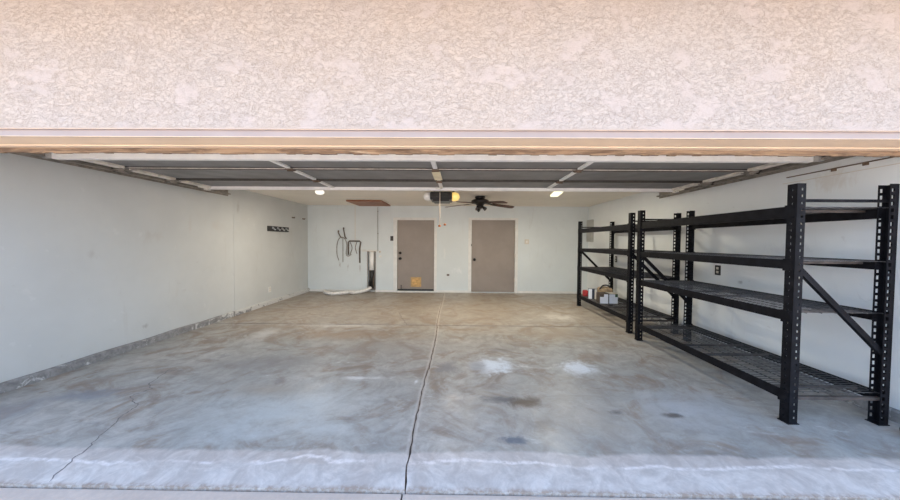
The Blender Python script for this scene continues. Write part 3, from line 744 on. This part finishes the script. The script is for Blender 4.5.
# ------------------------------------------------------------------ the two black racks
RL, RW, RH = 2.04, .765, 1.862            # length along y, depth along x, height
PW = .068
LV = [(.240, .070), (.868, .070), (1.272, .070), (1.690, .085)]   # top and depth of the beams
def post_mesh(sx, sy):
    """C upright, web on the outer x side, flanges at both y ends; sx, sy: inward direction"""
    b = BM(); zs = [0.]; z = .05; th = .004
    hh = .009 if sx > 0 else .015
    while z < RH-.03: zs += [z-hh, z+hh]; z += .052
    zs.append(RH)
    odd = lambda j: j % 2 == 1
    uw = [0, PW*.55-.007, PW*.55+.007, PW]
    holed(b, (0, 0, 0), (0, sy, 0), (0, 0, 1), (sx, 0, 0), uw, zs, th, lambda i, j: i == 1 and odd(j))
    uf = [0, PW*.62-.007, PW*.62+.007, PW] if sx > 0 else [0, PW*.5, PW*.5+.022, PW]
    for y0, n in ((0, sy), (sy*PW, -sy)):
        holed(b, (0, y0, 0), (sx, 0, 0), (0, 0, 1), (0, n, 0), uf, zs, th, lambda i, j: i == 1 and odd(j))
    return b
def make_rack():
    r = thing('shelving_unit', 'x', 'shelving unit', (0, 0, 0), 'black steel racks along the right wall', local=True)
    for sx, x in ((1, 0), (-1, RW)):
        for sy, y in ((1, 0), (-1, RL)):
            b = post_mesh(sx, sy); b.transform(Matrix.Translation((x, y, 0))); p = obj('post', b, 'rack', r)
            b = BM(); xa, xb = sorted((x-sx*.008, x+sx*(PW+.012))); ya, yb = sorted((y-sy*.006, y+sy*(PW+.008)))
            box(b, xa, xb, ya, yb, 0, .006, bev=.001); obj('foot_plate', b, 'rack', p)
    for (zt, h) in LV:
        for sx, x in ((1, 0), (-1, RW)):
            b = BM(); xa, xb = sorted((x+sx*.006, x+sx*.040)); box(b, xa, xb, PW-.002, RL-PW+.002, zt-h, zt-.012, bev=.003)
            xa, xb = sorted((x+sx*.006, x+sx*.022)); box(b, xa, xb, PW-.002, RL-PW+.002, zt-.014, zt+.004, bev=.002)
            bm_ = obj('beam', b, 'rack', r)
            for y0, y1 in ((.004, PW+.012), (RL-PW-.012, RL-.004)):
                b = BM(); xa, xb = sorted((x-sx*.005, x-sx*.001)); box(b, xa, xb, y0, y1, zt-h-.012, zt+.012)
                for yy in (y0+.02,):
                    for zz in (zt-h+.004, zt-.006): tube(b, [(x-sx*.004, yy, zz), (x-sx*.010, yy, zz)], .008, 8)
                obj('beam_connector', b, 'rack', bm_)
    for sy, y in ((1, 0), (-1, RL)):
        yc = y+sy*.018
        for z, h, mt in ((1.735, .020, 'rack'), (.196, .024, 'support')):
            b = BM(); box(b, PW*.5, RW-PW*.5, min(yc, yc+sy*.028), max(yc, yc+sy*.028), z-h/2, z+h/2)
            obj('frame_brace', b, mt, r)
        b = BM(); bar(b, (PW*.6, yc+sy*.015, 1.235), (RW-PW*.6, yc+sy*.015, .56), .028, .040); obj('diagonal_brace', b, 'rack', r)
    for (zt, h) in LV:
        for k in range(2):
            ya = .03+k*(RL-.06)/2+.004; yb = .03+(k+1)*(RL-.06)/2-.004
            z = zt-.006; b = BM(); n = 26
            for i in range(n+1):
                y = ya+.006+(yb-ya-.012)*i/n; bar(b, (.024, y, z+.004), (RW-.024, y, z+.004), .0042, .0042)
            for i in range(7):
                x = .03+(RW-.06)*i/6; bar(b, (x, ya, z), (x, yb, z), .005, .005)
            d = obj('wire_deck', b, 'wire', r)
            for q in (.14, .86):
                y = ya+(yb-ya)*q; b = BM(); box(b, .03, RW-.03, y-.016, y+.016, z-.026, z-.006, bev=.002); obj('deck_support', b, 'support', d)
    return r
def dup(root, loc):
    c = root.copy(); COL.objects.link(c); c.location = loc
    for ch in list(root.children):
        k = ch.copy(); COL.objects.link(k); k.parent = c
        for g in list(ch.children):
            q = g.copy(); COL.objects.link(q); q.parent = k
    return c
rack = make_rack(); rack.location = (2.567, 2.32, 0)
rack['label'] = 'nearer black steel rack with four empty wire shelves'
rack2 = dup(rack, (2.628, 4.635, 0)); rack2['label'] = 'farther black steel rack with boxes on its bottom shelf'

# ------------------------------------------------------------------ packages on the far rack's bottom shelf
S = .2415
t = tag(obj('red_packet', (lambda q: (box(q, -.05, .05, -.06, .06, 0, .13, bev=.02), q)[1])(BM()), 'redpack'), 'red packet at the far end of the boxes on the bottom shelf', 'packet')
t.location = (2.735, 6.49, S); t.rotation_euler = (0, 0, -.2)
t = thing('carton', 'white and navy carton between the red packet and tan paper bag', 'box', (2.74, 6.24, S), local=True)
b = BM(); box(b, -.045, .115, -.05, .05, 0, .20, bev=.003); obj('box_body', b, 'navy', t)
b = BM(); box(b, -.046, .02, -.0535, -.049, .0, .20); box(b, .07, .116, -.0535, -.049, .0, .20, mi=1); obj('front_label', b, ['paperwhite', 'almond'], t); t.rotation_euler = (0, 0, -.30)
t = thing('paper_bag', 'slumped tan paper bag with a dark strap behind the white labelled cartons', 'bag', (3.01, 6.20, S), local=True)
b = BM(); bmesh.ops.create_icosphere(b, subdivisions=4, radius=1)
for v in b.verts:
    c = v.co.copy(); nz = mnoise.noise(c*2.3)*.18+mnoise.noise(c*6)*.07
    sg = lambda q, p: math.copysign(abs(q)**p, q)
    v.co = Vector((sg(c.x, .7)*.15*(1+nz), sg(c.y, .7)*.10*(1+nz), max(0, .125+sg(c.z, .6)*.125*(1+nz*1.2))))
obj('bag_body', b, 'paper', t)
b = BM(); tube(b, catmull([(-.13, -.05, .20), (-.07, -.06, .28), (.03, -.06, .285), (.10, -.05, .22)], 8), .014, 8); obj('strap', b, 'blackp', t)
for (x, y, rz, lab, w) in ((2.775, 5.80, -.10, 'left one of two dark cartons with white fronts on the bottom shelf', .155), (2.945, 5.80, -.04, 'right one of two dark cartons with white fronts, green edged', .165)):
    t = thing('carton', lab, 'box', (x, y, S), 'white fronted dark cartons', local=True); t.rotation_euler = (0, 0, rz)
    b = BM(); box(b, -w/2, w/2, -.09, .11, 0, .185, bev=.003); obj('box_body', b, 'carton', t)
    b = BM(); right = x > 2.9
    for s_ in (0,):
        box(b, -w/2+.004, w/2-.004, -.0945, -.089, .0, .125); box(b, *( (-w/2+.075, w/2-.004) if not right else (-w/2+.004, w/2-.055)), -.0945, -.089, .12, .178)
    obj('front_label', b, 'paperwhite', t)
    if right:
        b = BM(); box(b, w/2-.05, w/2-.004, -.094, -.089, .128, .178); obj('corner_label', b, 'green', t)
    b = BM(); box(b, -w/2+.01, w/2-.01, -.08, .10, .184, .189); obj('lid', b, 'carton' if not right else 'almond', t)

for o in bpy.data.objects:
    if '_local' in o: del o['_local']

# ------------------------------------------------------------------ light
SUN, SKY, EXPO = 10.0, 1.15, .70
w = bpy.data.worlds.new('World'); scene.world = w; w.use_nodes = True
nt = w.node_tree; bg = nt.nodes['Background']
tc = nt.nodes.new('ShaderNodeTexCoord'); sp = nt.nodes.new('ShaderNodeSeparateXYZ'); nt.links.new(tc.outputs['Generated'], sp.inputs[0])
cr = nt.nodes.new('ShaderNodeValToRGB'); nt.links.new(sp.outputs[2], cr.inputs[0])
e = cr.color_ramp.elements
e[0].position = 0.; e[0].color = (.90, .94, .98, 1)
e[1].position = .9; e[1].color = (.30, .50, .94, 1)
q = e.new(.25); q.color = (.50, .72, 1.04, 1)
nt.links.new(cr.outputs[0], bg.inputs['Color']); bg.inputs['Strength'].default_value = SKY*1.6
L = bpy.data.lights.new('sun', 'SUN'); L.energy = SUN; L.angle = .009; L.color = (1., .93, .82)
so = bpy.data.objects.new('sun', L); COL.objects.link(so); so.location = (3, 14, 12)
so.rotation_euler = Vector((-.25, -1.0, -2.7)).to_track_quat('-Z', 'Y').to_euler()
def lamp(name, kind, loc, power, col, r=.06):
    l = bpy.data.lights.new(name, kind); l.energy = power; l.color = col
    if kind == 'POINT': l.shadow_soft_size = r
    else: l.shape = 'DISK'; l.size = r
    o = bpy.data.objects.new(name, l); COL.objects.link(o); o.location = loc
lamp('opener_lamp', 'AREA', (OX+.28, OY-.02, 2.135), 22, (1., .82, .58), .14)
lamp('bulb_lamp', 'AREA', (BX, BY, ZC-.125), 20, (1., .90, .76), .16)
lamp('ceiling_lamp', 'AREA', (1.84, 5.72, ZC-.07), 24, (1., .92, .74), .2)

# ------------------------------------------------------------------ camera
TH, RO, YA = math.radians(1.6), math.radians(.41), math.radians(.6)
f = Vector((-math.sin(YA)*math.cos(TH), math.cos(YA)*math.cos(TH), -math.sin(TH)))
r = f.cross(Vector((0, 0, 1))).normalized(); u = r.cross(f)
r, u = r*math.cos(RO)+u*math.sin(RO), u*math.cos(RO)-r*math.sin(RO)
cd = bpy.data.cameras.new('camera'); cam = bpy.data.objects.new('camera', cd); COL.objects.link(cam)
mw = Matrix((r, u, -f)).transposed().to_4x4(); mw.translation = Vector((0, 0, 1.40)); cam.matrix_world = mw
cd.sensor_width = 36; cd.lens = 12.0; cd.shift_x = -6/900; cd.clip_start = .05; cd.clip_end = 200
scene.camera = cam
scene.view_settings.view_transform = 'Standard'; scene.view_settings.look = 'None'
scene.view_settings.exposure = EXPO; scene.view_settings.gamma = 1.; scene.view_settings.use_curve_mapping = False
scene.cycles.max_bounces = 14; scene.cycles.diffuse_bounces = 9
